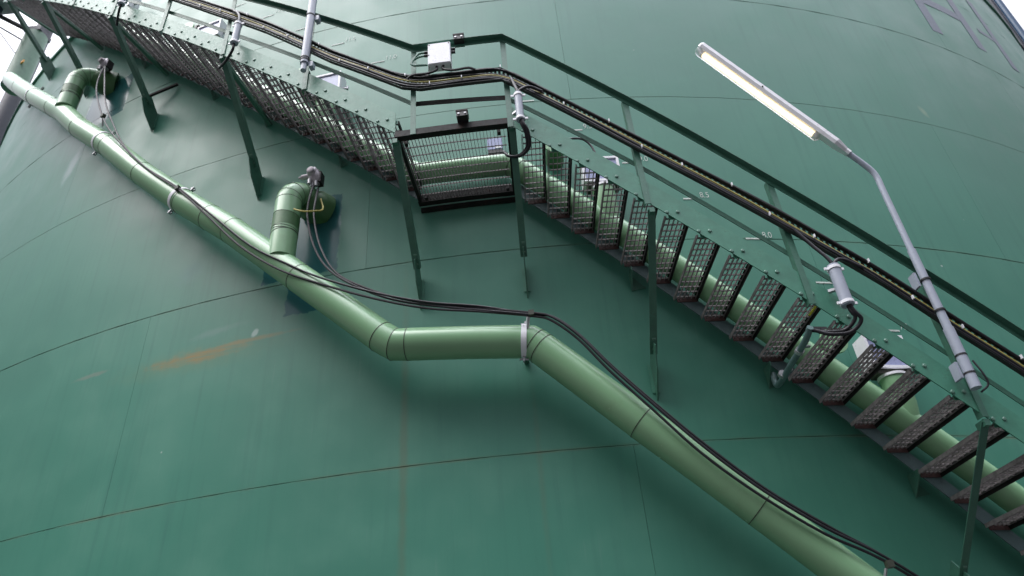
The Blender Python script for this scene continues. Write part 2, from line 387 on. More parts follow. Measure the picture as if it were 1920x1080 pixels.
# landing
fr = MB()
fr.helix([(SL, ZL, OO), (SRr, ZL, OO)], [(-.05, 0), (.012, 0), (.012, .07), (.004, .07), (.004, .008), (-.05, .008)])
fr.helix([(SL, ZL, OI), (SRr, ZL, OI)], [(-.03, 0), (.03, 0), (.03, .09), (-.03, .09)])
fr.helix([(SL + .01, ZL - .045, OI - .07), (SRr, ZL - .045, OI - .07)], [(-.012, 0), (.025, 0), (.025, .04), (-.012, .04)])
for s in (SL + .02, SRr - .02): fr.bar(P(s, ZL + .04, OI + .03), P(s, ZL + .04, OO - .05), .03, .07)
fr.build('landing_frame', M['frame'], stair)
gr = MB()
nb = 29
for i in range(nb + 1):
    s = SL + .06 + (SRr - SL - .12) * i / nb; gr.bar(P(s, ZL + .035, OI + .03), P(s, ZL + .035, OO - .05), .003, .020)
for j in range(8):
    o = OI + .09 + j * .103; gr.helix([(SL + .045, ZL + .036, o), (SRr - .045, ZL + .036, o)], [(-.002, -.006), (.002, -.006), (.002, .006), (-.002, .006)])
gr.build('landing_grating', M['grate'], stair)
lug = MB()
for s, o in ((SL + .07, OO - .09), (SRr - .10, OO - .09), (SL + .09, OI + .07), (SRr - .08, OI + .07)): lug.box(P(s, ZL + .012, o), T(s), O(s), Z, .014, .02, .022)
lug.build('grating_clip', M['frame'], stair)

# treads, modelled once in a local frame
DT = .205; TH = .032; WIN = OO - OI - .03
tg = MB()
for i in range(6):
    x = -DT / 2 + .012 + i * (DT - .024) / 5; tg.abox(x - .0026, x + .0026, -WIN / 2, WIN / 2, -.017, 0)
for j in range(12):
    y = -WIN / 2 + .03 + j * (WIN - .06) / 11; tg.abox(-DT / 2 + .01, DT / 2 - .01, y - .0032, y + .0032, -.0165, -.004)
m_grate = local_mesh(tg, M['grate'])
tn = MB(); tn.abox(DT / 2 - .004, DT / 2, -WIN / 2, WIN / 2, -.045, .001)
tn.abox(DT / 2 - .026, DT / 2 - .003, -WIN / 2, WIN / 2, -.003, .0012)
for i in range(30): y = -WIN / 2 + .015 + i * (WIN - .03) / 29; tn.abox(DT / 2 - .022, DT / 2 - .006, y - .005, y + .005, .001, .006)
m_nose = local_mesh(tn, M['frame'])
tq = MB(); tq.abox(-DT / 2, -DT / 2 + .004, -WIN / 2, WIN / 2, -.030, 0); m_rear = local_mesh(tq, M['grate'])
te = MB(); te.abox(-DT / 2 + .03, DT / 2, WIN / 2, WIN / 2 + .006, -.045, .004); m_end_i = local_mesh(te, M['primer'])
te = MB(); te.abox(-DT / 2 + .03, DT / 2 - .01, -WIN / 2 - .006, -WIN / 2, -.040, .004); m_end_o = local_mesh(te, M['stair'])
bo = MB(); bo.tube([(0, 0, 0), (0, -.006, 0), (0, -.010, 0)], [.015, .015, .010], 8)
m_bolt = local_mesh(bo, M['bolt'])
slist = [.145 + .1955 * i for i in range(22)] + [-1.035 - .1895 * i for i in range(38)]
for s in slist:
    zt = zb(s) + .062
    tr = inst(m_grate, 'tread', stair, s + .045, zt, (OI + OO) / 2 - .005)
    for src, nm in ((m_nose, 'nosing'), (m_rear, 'rear_bar'), (m_end_i, 'end_plate'), (m_end_o, 'end_plate')):
        c = bpy.data.objects.new(nm, src.data); COL.objects.link(c); c.parent = tr
    for ds in (-.035, .045): inst(m_bolt, 'bolt', stair, s + ds, zb(s) + .072, OO + .008)
    if abs(s - 1.905) < .06:
        c = MB(); c.abox(.055, .072, -.40, -.22, -.026, -.0225)
        o = c.build('tag_strip', M['ytag']); o.parent = tr
# landing end plates between stringers and posts
# handrail
posts = [(-7.95, 0), (-7.1, 0), (-6.2, 0), (-5.3, 0), (-4.42, 0), (-3.55, 0), (-2.68, 0), (-1.76, 0), (-.77, 0), (.02, 0), (.965, 0), (1.925, 0), (2.80, 0), (3.75, 0)]
def Lprof(o, w=.05, t=.006): return
for s, _ in posts:
    z0 = zb(s) + (.0 if s > SRr + .1 or s < SL else -.0); z1 = lerp_tab(TOPR, s)
    b = MB(); o = OO + .012
    # angle section: one leg faces outwards, the other runs in to the wall
    b.box((P(s, z0, o) + P(s, z1, o)) / 2 + O(s) * .003, T(s), O(s), Z, .024, .003, (z1 - z0) / 2)
    b.box((P(s - .021, z0, o) + P(s - .021, z1, o)) / 2 - O(s) * .025, T(s), O(s), Z, .003, .0245, (z1 - z0) / 2)
    b.build('post', M['post'], stair)
runs = [(-8.4, -.77), (-.77, .02), (.02, 4.5)]
for a, e in runs:
    b = MB(); path = [(a, lerp_tab(TOPR, a), OO + .02)] + [(s, lerp_tab(TOPR, s), OO + .02) for s, _ in TOPR if a < s < e] + [(e, lerp_tab(TOPR, e), OO + .02)]
    b.helix(path, [(0, -.055), (.006, -.055), (.006, -.006), (.055, -.006), (.055, 0), (0, 0)])
    b.build('top_rail', M['post'], stair)
MIDR = [(-8.4, 16.2), (-2.6, 10.69), (-.78, 9.05), (.0, 8.99), (.9, 8.11), (1.9, 7.09), (2.77, 6.21), (4.5, 4.45)]
for a, e in runs:
    b = MB(); path = [(a, lerp_tab(MIDR, a), OO - .045)] + [(s, z, OO - .045) for s, z in MIDR if a < s < e] + [(e, lerp_tab(MIDR, e), OO - .045)]
    b.helix(path, [(0, -.028), (.007, -.028), (.007, .028), (0, .028)])
    b.build('mid_rail', M['post'] if a != -.77 else M['frame'], stair)
# brackets that carry the stairs off the wall: radial bar, diagonal strut, gusset
for s, drop in ((-7.95, .95), (-6.2, .95), (-4.45, .93), (-2.69, 1.0), (SL + .0, .98), (.03, .98), (.985, 1.02), (2.80, 1.02), (4.3, 1.0)):
    z0 = zb(s) - .005
    if s in (SL, .03): z0 = ZL - .01
    br = MB().bar(P(s, z0 - .03, .02 if s < -1.5 else OO - .08), P(s, z0 - .03, OO + .01), .04, .045).build('bracket', M['post'], stair)
    b = MB(); zt = z0 - drop
    a_, e_ = P(s, z0 - .02, OO - .005), P(s, zt + .17, .16)
    d = (e_ - a_).normalized(); nrm = T(s).cross(d).normalized()
    b.box((a_ + e_) / 2, d, T(s), nrm, (e_ - a_).length / 2, .030, .003)
    b.box((a_ + e_) / 2 + T(s) * .027 + nrm * .03, d, T(s), nrm, (e_ - a_).length / 2, .003, .030)
    b.build('strut', M['post'], br)
    b = MB(); b.prism([P(s, zt - .17, .004), P(s, zt + .16, .004), P(s, zt + .33, .15), P(s, zt + .19, .27), P(s, zt + .02, .19)], T(s), .010)
    b.build('gusset', M['post'], br)
    MB().box(P(s, zt + .03, .006), T(s), O(s), Z, .030, .0025, .13).build('wall_pad', M['tankpad'], br)
    for q in (.2, .26):
        pq = e_.lerp(a_, (q - .17) / ((a_ - e_).z)) ; MB().tube([pq + T(s) * .004 - T(s) * .014, pq + T(s) * .018], .010, 8).build('bolt', M['bolt'], br)
# short wall cleats under the inner stringer
for s in [-4.98, -3.57, -2.74, -1.78, .95, 1.92, 2.83, 3.7]:
    z = zb(s); k = 1.0 if s > 0 else .62
    b = MB(); b.prism([P(s, z + .02, .003), P(s, z + .02, .14 * k), P(s, z - .02, .14 * k), P(s, z - .16 * k, .003)], T(s), .010)
    c = b.build('cleat', M['post'], stair)
    b = MB(); b.prism([P(s + .006, z + .016, .003), P(s + .13 * k, zb(s + .13 * k) + .005, .003), P(s + .006, z - .15 * k, .003)], O(s), .006); b.build('cleat_web', M['post'], c)
# cross brace by the upper bracket
b = MB(); b.bar(P(-4.62, 11.50, .14), P(-4.19, 11.66, .04), .03, .03); b.build('brace', M['frame'], stair)

# ================================================================ PIPES
def insulated(name, label, path, r, cuts, o_path=None, at=None):
    t = thing(name, label, 'pipe', at)
    tab = [(p[0], p[1]) for p in path]; tabo = [(p[0], p[2]) for p in path]
    ss = sorted(set([round(p[0], 3) for p in resample(path, .12)] + [p[0] for p in path] + list(cuts)))
    keep = [ss[0]]
    for q in ss[1:]:
        if q - keep[-1] > .02 or q in cuts: keep.append(q)
    W = [P(q, lerp_tab(tab, q), lerp_tab(tabo, q)) for q in keep]; tg_ = []
    for i in range(len(W)):
        a = (W[i] - W[i - 1]).normalized() if i else (W[1] - W[0]).normalized(); c = (W[i + 1] - W[i]).normalized() if i < len(W) - 1 else a
        tg_.append((a + c).normalized())
    idx = [0] + [keep.index(c) for c in sorted(cuts)] + [len(keep) - 1]
    for a, e in zip(idx, idx[1:]):
        b = MB(); b.tube(W[a:e + 1], r, 32, True, tg_[a], tg_[e]); b.build('pipe_section', M['pipe'], t, True)
        if a: b = MB(); d = tg_[a] * .003; b.tube([W[a] - d, W[a] + d], r + .0022, 32, True, tg_[a], tg_[a]); b.build('seam', M['seam'], t, True)
    return t
LOW = [(-9.3, 15.18), (-7.18, 13.03), (-5.88, 11.77), (-5.36, 11.18), (-4.65, 10.48), (-3.98, 9.75), (-3.32, 9.09), (-2.68, 8.51), (-1.94, 7.77), (-1.16, 7.0), (-1.06, 6.92), (-.96, 6.905), (.02, 6.80), (.09, 6.735), (.76, 6.03), (1.45, 5.34), (2.6, 4.2), (3.4, 3.4)]
LOW = [(s, z, .32) for s, z in LOW]
low = insulated('insulated_pipe', 'pale green insulated pipe running below the stairs, kinked level under the landing', LOW, .134,
    [-7.9, -6.2, -5.36, -4.65, -3.98, -3.32, -2.96, -2.68, -1.94, -1.17, -1.06, -.95, .05, .10, .76, 1.45, 2.2], at=tuple(P(3.2, 2.0, .32)))
UP = [(-6.9, 14.75), (-2.13, 10.10), (-1.44, 9.42), (-1.0, 9.02), (-.90, 8.95), (-.04, 8.935), (.06, 8.86), (.73, 8.17), (1.27, 7.63), (1.84, 7.04), (2.44, 6.44), (2.92, 6.00), (3.37, 5.57), (4.6, 4.35)]
UP = [(s, z, .155) for s, z in UP]
up = insulated('insulated_pipe', 'pale green insulated pipe running behind the grating treads of the stairs', UP, .110,
    [-5.6, -4.2, -3.0, -2.0, -.99, -.88, .0, .08, 1.2, 2.2, 2.95, 3.9], at=tuple(P(3.2, 2.0, .155)))

def branch(parent, s, zlow, ztop, off, r, ds=0.0, rad=.19):
    # riser, elbow turned towards the wall and a little to the right, fat insulated nozzle at the wall
    A0 = P(s, ztop, off); W0 = P(s + ds, ztop, 0); h = (W0 - A0).normalized()
    zz = ztop - rad; n = 5
    def el(a): return A0 + h * rad * (1 - math.cos(a)) - Z * rad * (1 - math.sin(a))
    pts = [P(s, zlow, off), P(s, zz, off)] + [el(math.pi / 2 * i / n) for i in range(1, n + 1)] + [W0]
    b = MB(); b.tube(pts, r, 28); br = b.build('branch_pipe', M['pipe'], parent, True)
    def ringat(p, d, rr, w, m, nm='seam'):
        q = MB(); d = Vector(d).normalized(); q.tube([p - d * w / 2, p + d * w / 2], rr, 28); q.build(nm, m, br, True)
    L = zz - zlow
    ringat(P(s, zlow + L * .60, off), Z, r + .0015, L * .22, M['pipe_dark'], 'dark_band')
    for q in (.40, .43, .72, .47): ringat(P(s, zlow + L * q, off), Z + T(s) * (.14 if q > .41 else -.1), r + .003, .004, M['seam'], 'binding_wire')
    ringat(P(s, zz, off), Z, r + .001, .005, M['seam'])
    for k in (1, 2.5, 4):
        a = math.pi / 2 * k / n; ringat(el(a), Z * math.cos(a) + h * math.sin(a), r + .0015, .005, M['seam'])
    Lh = (W0 - A0).length
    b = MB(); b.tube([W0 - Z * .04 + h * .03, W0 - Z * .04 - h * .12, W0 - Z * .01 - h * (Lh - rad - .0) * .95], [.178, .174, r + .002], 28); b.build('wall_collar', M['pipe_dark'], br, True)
    return br
branch(low, -2.12, 8.00, 8.88, .345, .124, .17)
branch(low, -5.84, 11.80, 12.52, .35, .124, .26)

# clamps that hang the lower pipe
def clamp(s, o=.32, r=.134):
    z = lerp_tab([(q[0], q[1]) for q in LOW], s); p = P(s, z, o)
    p2 = P(s + .05, lerp_tab([(q[0], q[1]) for q in LOW], s + .05), o); d = (p2 - p).normalized()
    b = MB(); b.tube([p - d * .022, p + d * .022], r + .006, 32); c = b.build('clamp', M['white'], low, True)
    u = (Z - d * d.z).normalized()
    for sg in (1, -1):
        b = MB(); b.bar(p + u * sg * (r), p + u * sg * (r + .05), .035, .012, d); b.tube([p + u * sg * (r + .028) - d * .035, p + u * sg * (r + .028) + d * .035], .009, 8)
        b.build('clamp_ear', M['zinc'], c)
    b = MB(); b.bar(p - O(s) * r, P(s, z, .0), .04, .04); b.build('clamp_arm', M['post'], c)
for s in (-7.0, -4.78, -3.36, -.03, 2.1): clamp(s)
b = MB(); b.bar(P(-.0, 6.92, .40), P(.02, 6.985, .47), .014, .014); b.build('cable_hook', M['white'], low)

# ================================================================ INSTRUMENTS
def transmitter(s, z, o, label, k=1.25):
    t = thing('temperature_sensor', label, 'sensor', tuple(P(s, z - .12 * k, o)))
    p = P(s, z, o); X, Y = T(s), O(s)
    def pt(a, b_, c): return p + X * a * k + Y * b_ * k + Z * c * k
    def tb(name, pts, rr, m, n=18): MB().tube([pt(*q) for q in pts], [q * k for q in rr], n).build(name, m, t, True)
    tb('neck', [(0, 0, -.13), (0, 0, -.05)], [.018, .024], M['zinc'], 12)
    tb('head', [(0, -.055, 0), (0, -.045, 0), (0, -.02, 0), (0, .03, 0), (0, .055, 0), (0, .066, 0)], [.026, .036, .042, .042, .036, .02], M['alu'])
    tb('body', [(.02, -.01, -.095), (.02, -.01, -.07), (.008, 0, -.01), (0, 0, .04), (0, 0, .065)], [.028, .046, .054, .042, .020], M['alu'])
    b = MB(); b.box(pt(.045, -.02, -.035), X, Y, Z, .022 * k, .035 * k, .055 * k); b.build('terminal_box', M['blackm'], t)
    tb('lid', [(0, .060, 0), (0, .072, 0), (0, .076, 0)], [.030, .030, .022], M['alu'], 14)
    tb('gland', [(-.04, 0, 0), (-.10, 0, .0), (-.105, 0, 0), (-.125, 0, 0)], [.022, .022, .012, .012], M['alu'], 12)
    tb('top_plug', [(0, 0, .05), (0, 0, .08), (0, 0, .09)], [.018, .016, .008], M['zinc'], 10)
    tb('gland', [(.03, .01, -.07), (.033, .01, -.13)], [.016, .012], M['zinc'], 10)
    tb('gland', [(-.015, .03, -.07), (-.015, .035, -.12)], [.016, .012], M['zinc'], 10)
    return t
transmitter(-1.95, 9.10, .24, 'grey cast sensor head on the elbow of the branch pipe left of the landing')
transmitter(-5.50, 12.62, .24, 'grey cast sensor head on the elbow of the far left branch pipe')

def instrument_box(s, z, o, label, w=.36, h=.31, dp=.16):
    t = thing('instrument_box', label, 'instrument box', tuple(P(s, z - h / 2 - .08, o)), 'square white instrument boxes on the wall above the pipe')
    c = P(s, z, o); ax, ay, az = T(s), O(s), Z
    f = MB()
    for sx in (-1, 1): f.box(c + ax * sx * (w / 2 - .012), ax, ay, az, .012, dp / 2, h / 2)
    for sz in (-1, 1): f.box(c + az * sz * (h / 2 - .012), ax, ay, az, w / 2 - .024, dp / 2, .012)
    f.build('frame', M['white'], t)
    b = MB(); b.box(c + ay * (dp / 2 - .02), ax, ay, az, w / 2 - .024, .006, h / 2 - .024); b.build('panel', M['lilac'], t)
    b = MB(); b.box(c - ay * (dp / 2 - .01), ax, ay, az, w / 2 - .024, .005, h / 2 - .024); b.build('back_plate', M['white'], t)
    b = MB(); b.box(c - az * (h / 2 + .022), ax, ay, az, w / 2 - .03, dp / 2 - .02, .022); b.build('base', M['seam'], t)
    b = MB(); b.tube([c - az * (h / 2 + .044), c - az * (h / 2 + .066)], .115, 24); b.build('flange', M['white'], t, True)
    b = MB(); b.box(c + ax * (w / 2 + .03) - az * .06, ax, ay, az, .03, .008, .008); b.tube([c + ax * (w / 2 + .055) - az * .085, c + ax * (w / 2 + .055) - az * .04], .014, 8); b.build('latch', M['zinc'], t)
    return t
boxes = [(.82, 8.68, .19, 'white square instrument box with lilac panel half hidden by the stringer right of the landing'),
         (2.88, 6.62, .19, 'white square instrument box behind the lower treads near the bent conduit'),
         (-1.93, 10.46, .19, 'white instrument box with bright lilac panel just right of the second lamp pole'),
         (-3.66, 12.18, .19, 'white instrument box high on the wall beside the upper left cable sleeve'),
         (-5.60, 14.05, .19, 'highest white instrument box at the top left edge of the stairs')]
for s, z, o, l in boxes:
    instrument_box(s, z, o, l)
    zp = lerp_tab([(q[0], q[1]) for q in UP], s)
    b = MB(); b.tube([P(s, zp, .155), P(s, zp + .14, .19), P(s, z - .21, .19)], .105, 24); b.build('branch_pipe', M['pipe'], up, True)
def stub(s, z, label):
    t = thing('wall_nozzle', label, 'nozzle', tuple(P(s, z - .1, 0)), 'green nozzles on the wall beside the instrument boxes')
    b = MB(); b.tube([P(s, z, .0), P(s, z, .24)], .09, 22); b.build('stub', M['pipe_dark'], t, True)
    b = MB(); b.tube([P(s, z, .24), P(s, z, .262)], .115, 22); b.build('blind_flange', M['pipe'], t, True)
    b = MB(); b.bar(P(s, z + .09, .12), P(s, z + .19, .12), .02, .02); b.build('spindle', M['zinc'], t)
    b = MB(); b.box(P(s, z + .20, .12), T(s), O(s), Z, .06, .02, .012); b.box(P(s + .02, z + .17, .12), T(s), O(s), Z, .02, .025, .03); b.build('handle', M['blackm'], t)
stub(.43, 9.06, 'green nozzle with a black handle on the wall just right of the landing')
stub(-2.27, 10.72, 'green nozzle showing above the stringer left of the second lamp pole')
stub(-4.05, 12.45, 'green nozzle beside the upper left instrument box')
stub(2.45, 6.72, 'green nozzle on the wall behind the bent conduit')
c = MB(); c.tube(smoothpath([P(.52, 9.13, .22), P(.60, 9.13, .24), P(.70, 9.10, .25), P(.77, 9.00, .25), P(.80, 8.87, .25)]), .011, 8)
tag(c.build('sensor_cable', M['black'], None, True), 'short black cable arching into the instrument box right of the landing', 'cable')

jb = thing('wall_box', 'small lilac and black box on the wall seen through the landing grating', 'junction box', tuple(P(-.15, 9.13, .08)))
b = MB(); b.box(P(-.15, 9.26, .08), T(-.15), O(-.15), Z, .075, .055, .075); b.build('body', M['lilac'], jb)
b = MB(); b.box(P(-.15, 9.16, .08), T(-.15), O(-.15), Z, .072, .052, .024); b.build('base', M['blackm'], jb)
b = MB(); b.box(P(-.12, 9.205, .136), T(-.12), O(-.12), Z, .03, .003, .012); b.build('name_plate', M['white'], jb)

# ================================================================ CABLE TRAY AND CABLES
TR = [(-7.0, 15.35), (-5.0, 13.25), (-3.26, 11.53), (-2.88, 11.16), (-2.21, 10.53), (-1.52, 9.82), (-.86, 9.26), (-.70, 9.20), (-.02, 9.20), (.10, 9.08), (.39, 8.79), (.97, 8.21), (1.87, 7.36), (2.46, 6.80), (2.8, 6.44), (3.21, 6.04), (4.4, 4.85)]
tray = thing('cable_tray', 'perforated cable tray, painted dark for shade, fixed to the outside of the stair posts', 'cable tray', tuple(P(3.2, 4.0, 1.05)))
TO = OO + .035
path = [(s, z, TO) for s, z in TR]
b = MB()
for z0, z1 in ((.066, .076), (-.040, .024), (-.080, -.070)): b.helix(path, [(0, z0), (.003, z0), (.003, z1), (0, z1)])
b.build('web', M['tray'], tray)
b = MB()
for z0 in (.076, -.083): b.helix(path, [(.0, z0), (.035, z0), (.035, z0 + .003), (.0, z0 + .003)])
b.build('flange', M['tray'], tray)
b = MB(); s = -6.9   # rungs between the strips of the web
while s < 4.3:
    z = lerp_tab(TR, s)
    for z0, z1 in ((.024, .066), (-.070, -.040)): b.box(P(s, z + (z0 + z1) / 2, TO + .0015), T(s), O(s), Z, .011, .0014, (z1 - z0) / 2)
    s += .034
b.build('rungs', M['tray'], tray)['kind'] = 'stuff'
def wob(k, s): return .006 * math.sin(s * 3.1 + k * 2) + .004 * math.sin(s * 7.3 + k)
def traycable(k, dz, do, r, m, label, s1=4.4, name='power_cable'):
    pts = []
    s = -6.9
    while s < s1:
        z = lerp_tab(TR, s); zs = sum(lerp_tab(TR, s + q) for q in (-.12, -.06, 0, .06, .12)) / 5
        pts.append(P(s, zs + dz + wob(k, s), TO + do)); s += .07
    b = MB(); b.tube(pts, r, 8); o = b.build(name, m, None, True)
    return tag(o, label, 'cable')
traycable(1, .084, .022, .0125, M['black'], 'thick black cable along the top edge of the cable tray')
traycable(2, .008, .018, .0075, M['yellow'], 'yellow earth cable running along the middle of the cable tray')
traycable(3, -.020, .020, .0115, M['black'], 'thick black cable just under the yellow one in the cable tray')
traycable(4, -.046, .020, .0105, M['black'], 'lowest black cable in the cable tray')
traycable(5, .032, .016, .009, M['black'], 'thin black cable just above the yellow one in the cable tray', s1=.35)
tie = MB(); tie.abox(-.004, .004, -.018, 0, -.015, .015); m_tie = local_mesh(tie, M['white'])
s = -6.5; k = 0
while s < 4.2:
    dz = (.082, -.032, .0)[k % 3]; inst(m_tie, 'cable_tie', tray, s, lerp_tab(TR, s) + dz, TO + .030); s += .21 + .06 * ((k * 7) % 3); k += 1

# white junction box above the tray on the landing
j = thing('junction_box', 'white square junction box on the landing rail above the cable tray', 'junction box', tuple(P(-.53, 9.33, 1.03)))
b = MB(); b.box(P(-.53, 9.53, 1.04), T(-.53), O(-.53), Z, .105, .045, .145); b.build('body', M['white'], j)
b = MB(); b.box(P(-.53, 9.53, 1.089), T(-.53), O(-.53), Z, .101, .004, .141); b.build('lid', M['white'], j)
for ds, dz in ((-.09, -.02), (.085, .125), (-.085, .125)):
    b = MB(); b.tube([P(-.53 + ds, 9.53 + dz, 1.092), P(-.53 + ds, 9.53 + dz, 1.096)], .007, 8); b.build('screw', M['seam'], j)
for sg in (-1, 1):
    for dz in (.08, .035):
        b = MB(); b.tube([P(-.53 + sg * .10, 9.53 + dz, 1.05), P(-.53 + sg * .135, 9.53 + dz, 1.05)], .014, 10); b.build('gland', M['blackm'], j, True)
for sg in (-1, 1):
    b = MB(); b.bar(P(-.53 + sg * .095, 9.39, 1.06), P(-.53 + sg * .095, 9.28, 1.06), .008, .008); b.build('foot', M['frame'], j)
for q, dz in enumerate((.08, .035)):
    c = MB(); c.tube(smoothpath([P(-.66, 9.53 + dz, 1.05), P(-.72, 9.52 + dz, 1.05), P(-.77 - .01 * q, 9.50, 1.05), P(-.76, 9.45, 1.05), P(-.70, 9.435 + .01 * q, 1.05), P(-.64, 9.44, 1.04)]), .009, 8)
    c.build('cable_loop', M['post'], j, True)
for ds, e in ((-.03, -.28), (.03, .30)):
    c = MB(); c.tube(smoothpath([P(-.53 + ds, 9.40, 1.05), P(-.53 + ds, 9.33, 1.06), P(-.53 + ds + e * .3, 9.285, 1.07), P(-.53 + ds + e * .7, 9.292, 1.07), P(-.53 + e, 9.272, 1.055)]), .012, 8)
    c.build('cable_tail', M['black'], j, True)
for s, z, l in ((-.36, 9.76, 'black clamp block on the top rail right of the white junction box'), (-.36, 8.70, 'black clamp block on the outer edge of the landing')):
    t = thing('clamp_block', l, 'clamp', tuple(P(s, z - .03, 1.02)))
    b = MB(); b.box(P(s, z, 1.02), T(s), O(s), Z, .048, .05, .028); b.build('block', M['blackm'], t)
    b = MB(); b.box(P(s, z + .038, 1.02), T(s), O(s), Z, .052, .054, .009); b.build('plate', M['frame'], t)
    b = MB()
    for a in (-.026, .026): b.tube([P(s + a, z, 1.068), P(s + a, z, 1.077)], .010, 8)
    b.build('bolts', M['zinc'], t)

# cable sleeves (grey plastic tubes with white clips) on the posts
def sleeve(s, z0, z1, r, label, loop, lab2):
    t = thing('cable_sleeve', label, 'cable sleeve', tuple(P(s, z0, 1.1)))
    b = MB(); b.tube([P(s, z0, 1.1), P(s, z1, 1.1)], r, 18); b.build('tube', M['grey'], t, True)
    for q in (.06, .92):
        z = z0 + (z1 - z0) * q; b = MB(); b.tube([P(s, z - .012, 1.1), P(s, z + .012, 1.1)], r + .006, 18)
        b.box(P(s, z, 1.1), T(s), O(s), Z, r + .03, .006, .010); b.build('clip', M['white'], t)
    b = MB(); b.bar(P(s, (z0 + z1) / 2, 1.1 - r), P(s - .05, (z0 + z1) / 2, 1.02), .03, .02); b.build('holder', M['zinc'], t)
    for k, lp in enumerate(loop):
        c = MB(); c.tube(smoothpath([P(*q) for q in lp]), .014, 10); tag(c.build('sleeve_cable', M['black'], None, True), lab2[k], 'cable')
sleeve(.10, 8.50, 8.84, .034, 'white and grey cable sleeve hanging from the tray at the landing corner',
  [[(.06, 9.10, 1.06), (.08, 8.98, 1.08), (.10, 8.84, 1.10), (.10, 8.50, 1.10), (.13, 8.40, 1.06), (.13, 8.32, .96), (.06, 8.33, .86), (-.02, 8.42, .78), (-.06, 8.60, .66)],
   [(.30, 8.90, 1.05), (.20, 8.94, 1.08), (.13, 8.88, 1.11), (.11, 8.82, 1.11), (.11, 8.50, 1.11), (.145, 8.40, 1.08), (.15, 8.31, .98), (.08, 8.31, .88), (.0, 8.40, .79)]],
  ['black cable curling under the landing corner from the white sleeve', 'second black cable leaving the landing corner sleeve, outer of the pair'])
sleeve(2.10, 6.49, 6.84, .044, 'grey cable sleeve with two white clips above the bent conduit',
  [[(1.95, 7.22, 1.05), (2.03, 7.05, 1.07), (2.09, 6.90, 1.10), (2.10, 6.80, 1.10), (2.10, 6.48, 1.10), (2.13, 6.40, 1.08), (2.08, 6.35, 1.0), (1.98, 6.36, .96), (1.90, 6.40, .92)],
   [(2.35, 6.86, 1.05), (2.22, 6.92, 1.07), (2.13, 6.88, 1.11), (2.11, 6.80, 1.11), (2.11, 6.48, 1.11), (2.16, 6.38, 1.09), (2.10, 6.32, 1.02), (1.98, 6.33, .98), (1.90, 6.39, .94)]],
  ['inner black cable looping from the grey sleeve into the bent conduit', 'outer black cable looping from the grey sleeve into the bent conduit'])
sleeve(-2.49, 10.30, 10.64, .036, 'white cable sleeve on the upper left post by the instrument box',
  [[(-2.62, 10.98, 1.05), (-2.54, 10.86, 1.08), (-2.49, 10.68, 1.10), (-2.49, 10.30, 1.10), (-2.51, 10.22, 1.08), (-2.62, 10.20, 1.0), (-2.74, 10.24, .92)]],
  ['black cable curling below the upper left sleeve'])
sleeve(-4.15, 11.9, 12.24, .036, 'white cable sleeve near the top left corner under the tray',
  [[(-4.2, 12.5, 1.05), (-4.17, 12.35, 1.08), (-4.15, 12.2, 1.10), (-4.15, 11.9, 1.10), (-4.2, 11.82, 1.06), (-4.32, 11.80, .95)]],
  ['black cable end under the top left corner sleeve'])
t = thing('bent_conduit', 'grey green bent conduit hanging beneath the lower treads', 'conduit', tuple(P(1.9, 6.33, .9)))
b = MB(); b.tube(smoothpath([P(1.885, 6.42, .93), P(1.885, 6.38, .80), P(1.89, 6.36, .50), P(1.91, 6.36, .22), P(1.925, 6.40, .12), P(1.95, 6.52, .07)], 5), .024, 14); b.build('tube', M['conduit'], t, True)
for o in (.70, .35):
    b = MB(); b.tube([P(1.887, 6.372, o), P(1.888, 6.368, o - .03)], .033, 14); b.box(P(1.94, 6.40, o), T(1.9), O(1.9), Z, .03, .012, .006); b.build('clip', M['zinc'], t)

# ================================================================ TUBE LAMPS
lamp = thing('tube_lamp', 'lit fluorescent tube lamp on a grey pole clamped to the right stair post', 'lamp', tuple(P(2.74, 5.80, 1.1)))
LS = 2.735
b = MB(); b.tube([P(LS, 5.83, 1.1), P(LS, 6.3, 1.1)], .036, 18); b.tube([P(LS, 6.3, 1.1), P(LS, 7.0, 1.1)], .030, 18)
b.tube(smoothpath([P(LS, 7.0, 1.1), P(LS, 7.60, 1.1), P(LS, 7.76, 1.1), P(LS - .035, 7.86, 1.1), P(2.59, 8.02, 1.1)], 5), .024, 16); b.build('pole', M['grey'], lamp, True)
for z in (6.72, 6.45, 6.08, 5.94):
    b = MB(); b.tube([P(LS, z - .006, 1.1), P(LS, z + .006, 1.1)], .039, 18); b.build('strap', M['blackm'], lamp)
for z in (6.74, 5.98):
    b = MB(); b.box(P(LS - .045, z, 1.05), T(LS), O(LS), Z, .010, .035, .06); b.build('bracket', M['grey'], lamp)
b = MB(); b.tube(smoothpath([P(LS + .03, 6.02, 1.14), P(LS + .05, 5.92, 1.15), P(LS + .06, 5.84, 1.14), P(LS + .02, 5.80, 1.10)]), .007, 8); b.build('lead', M['black'], lamp)
A = P(2.42, 8.20, 1.1); Bv = P(1.66, 9.34, 1.1); ax = (Bv - A).normalized(); ay = O(2.0); ay = (ay - ax * ay.dot(ax)).normalized(); az = ax.cross(ay).normalized()
if az.z < 0: az = -az                              # az points up, away from the tube
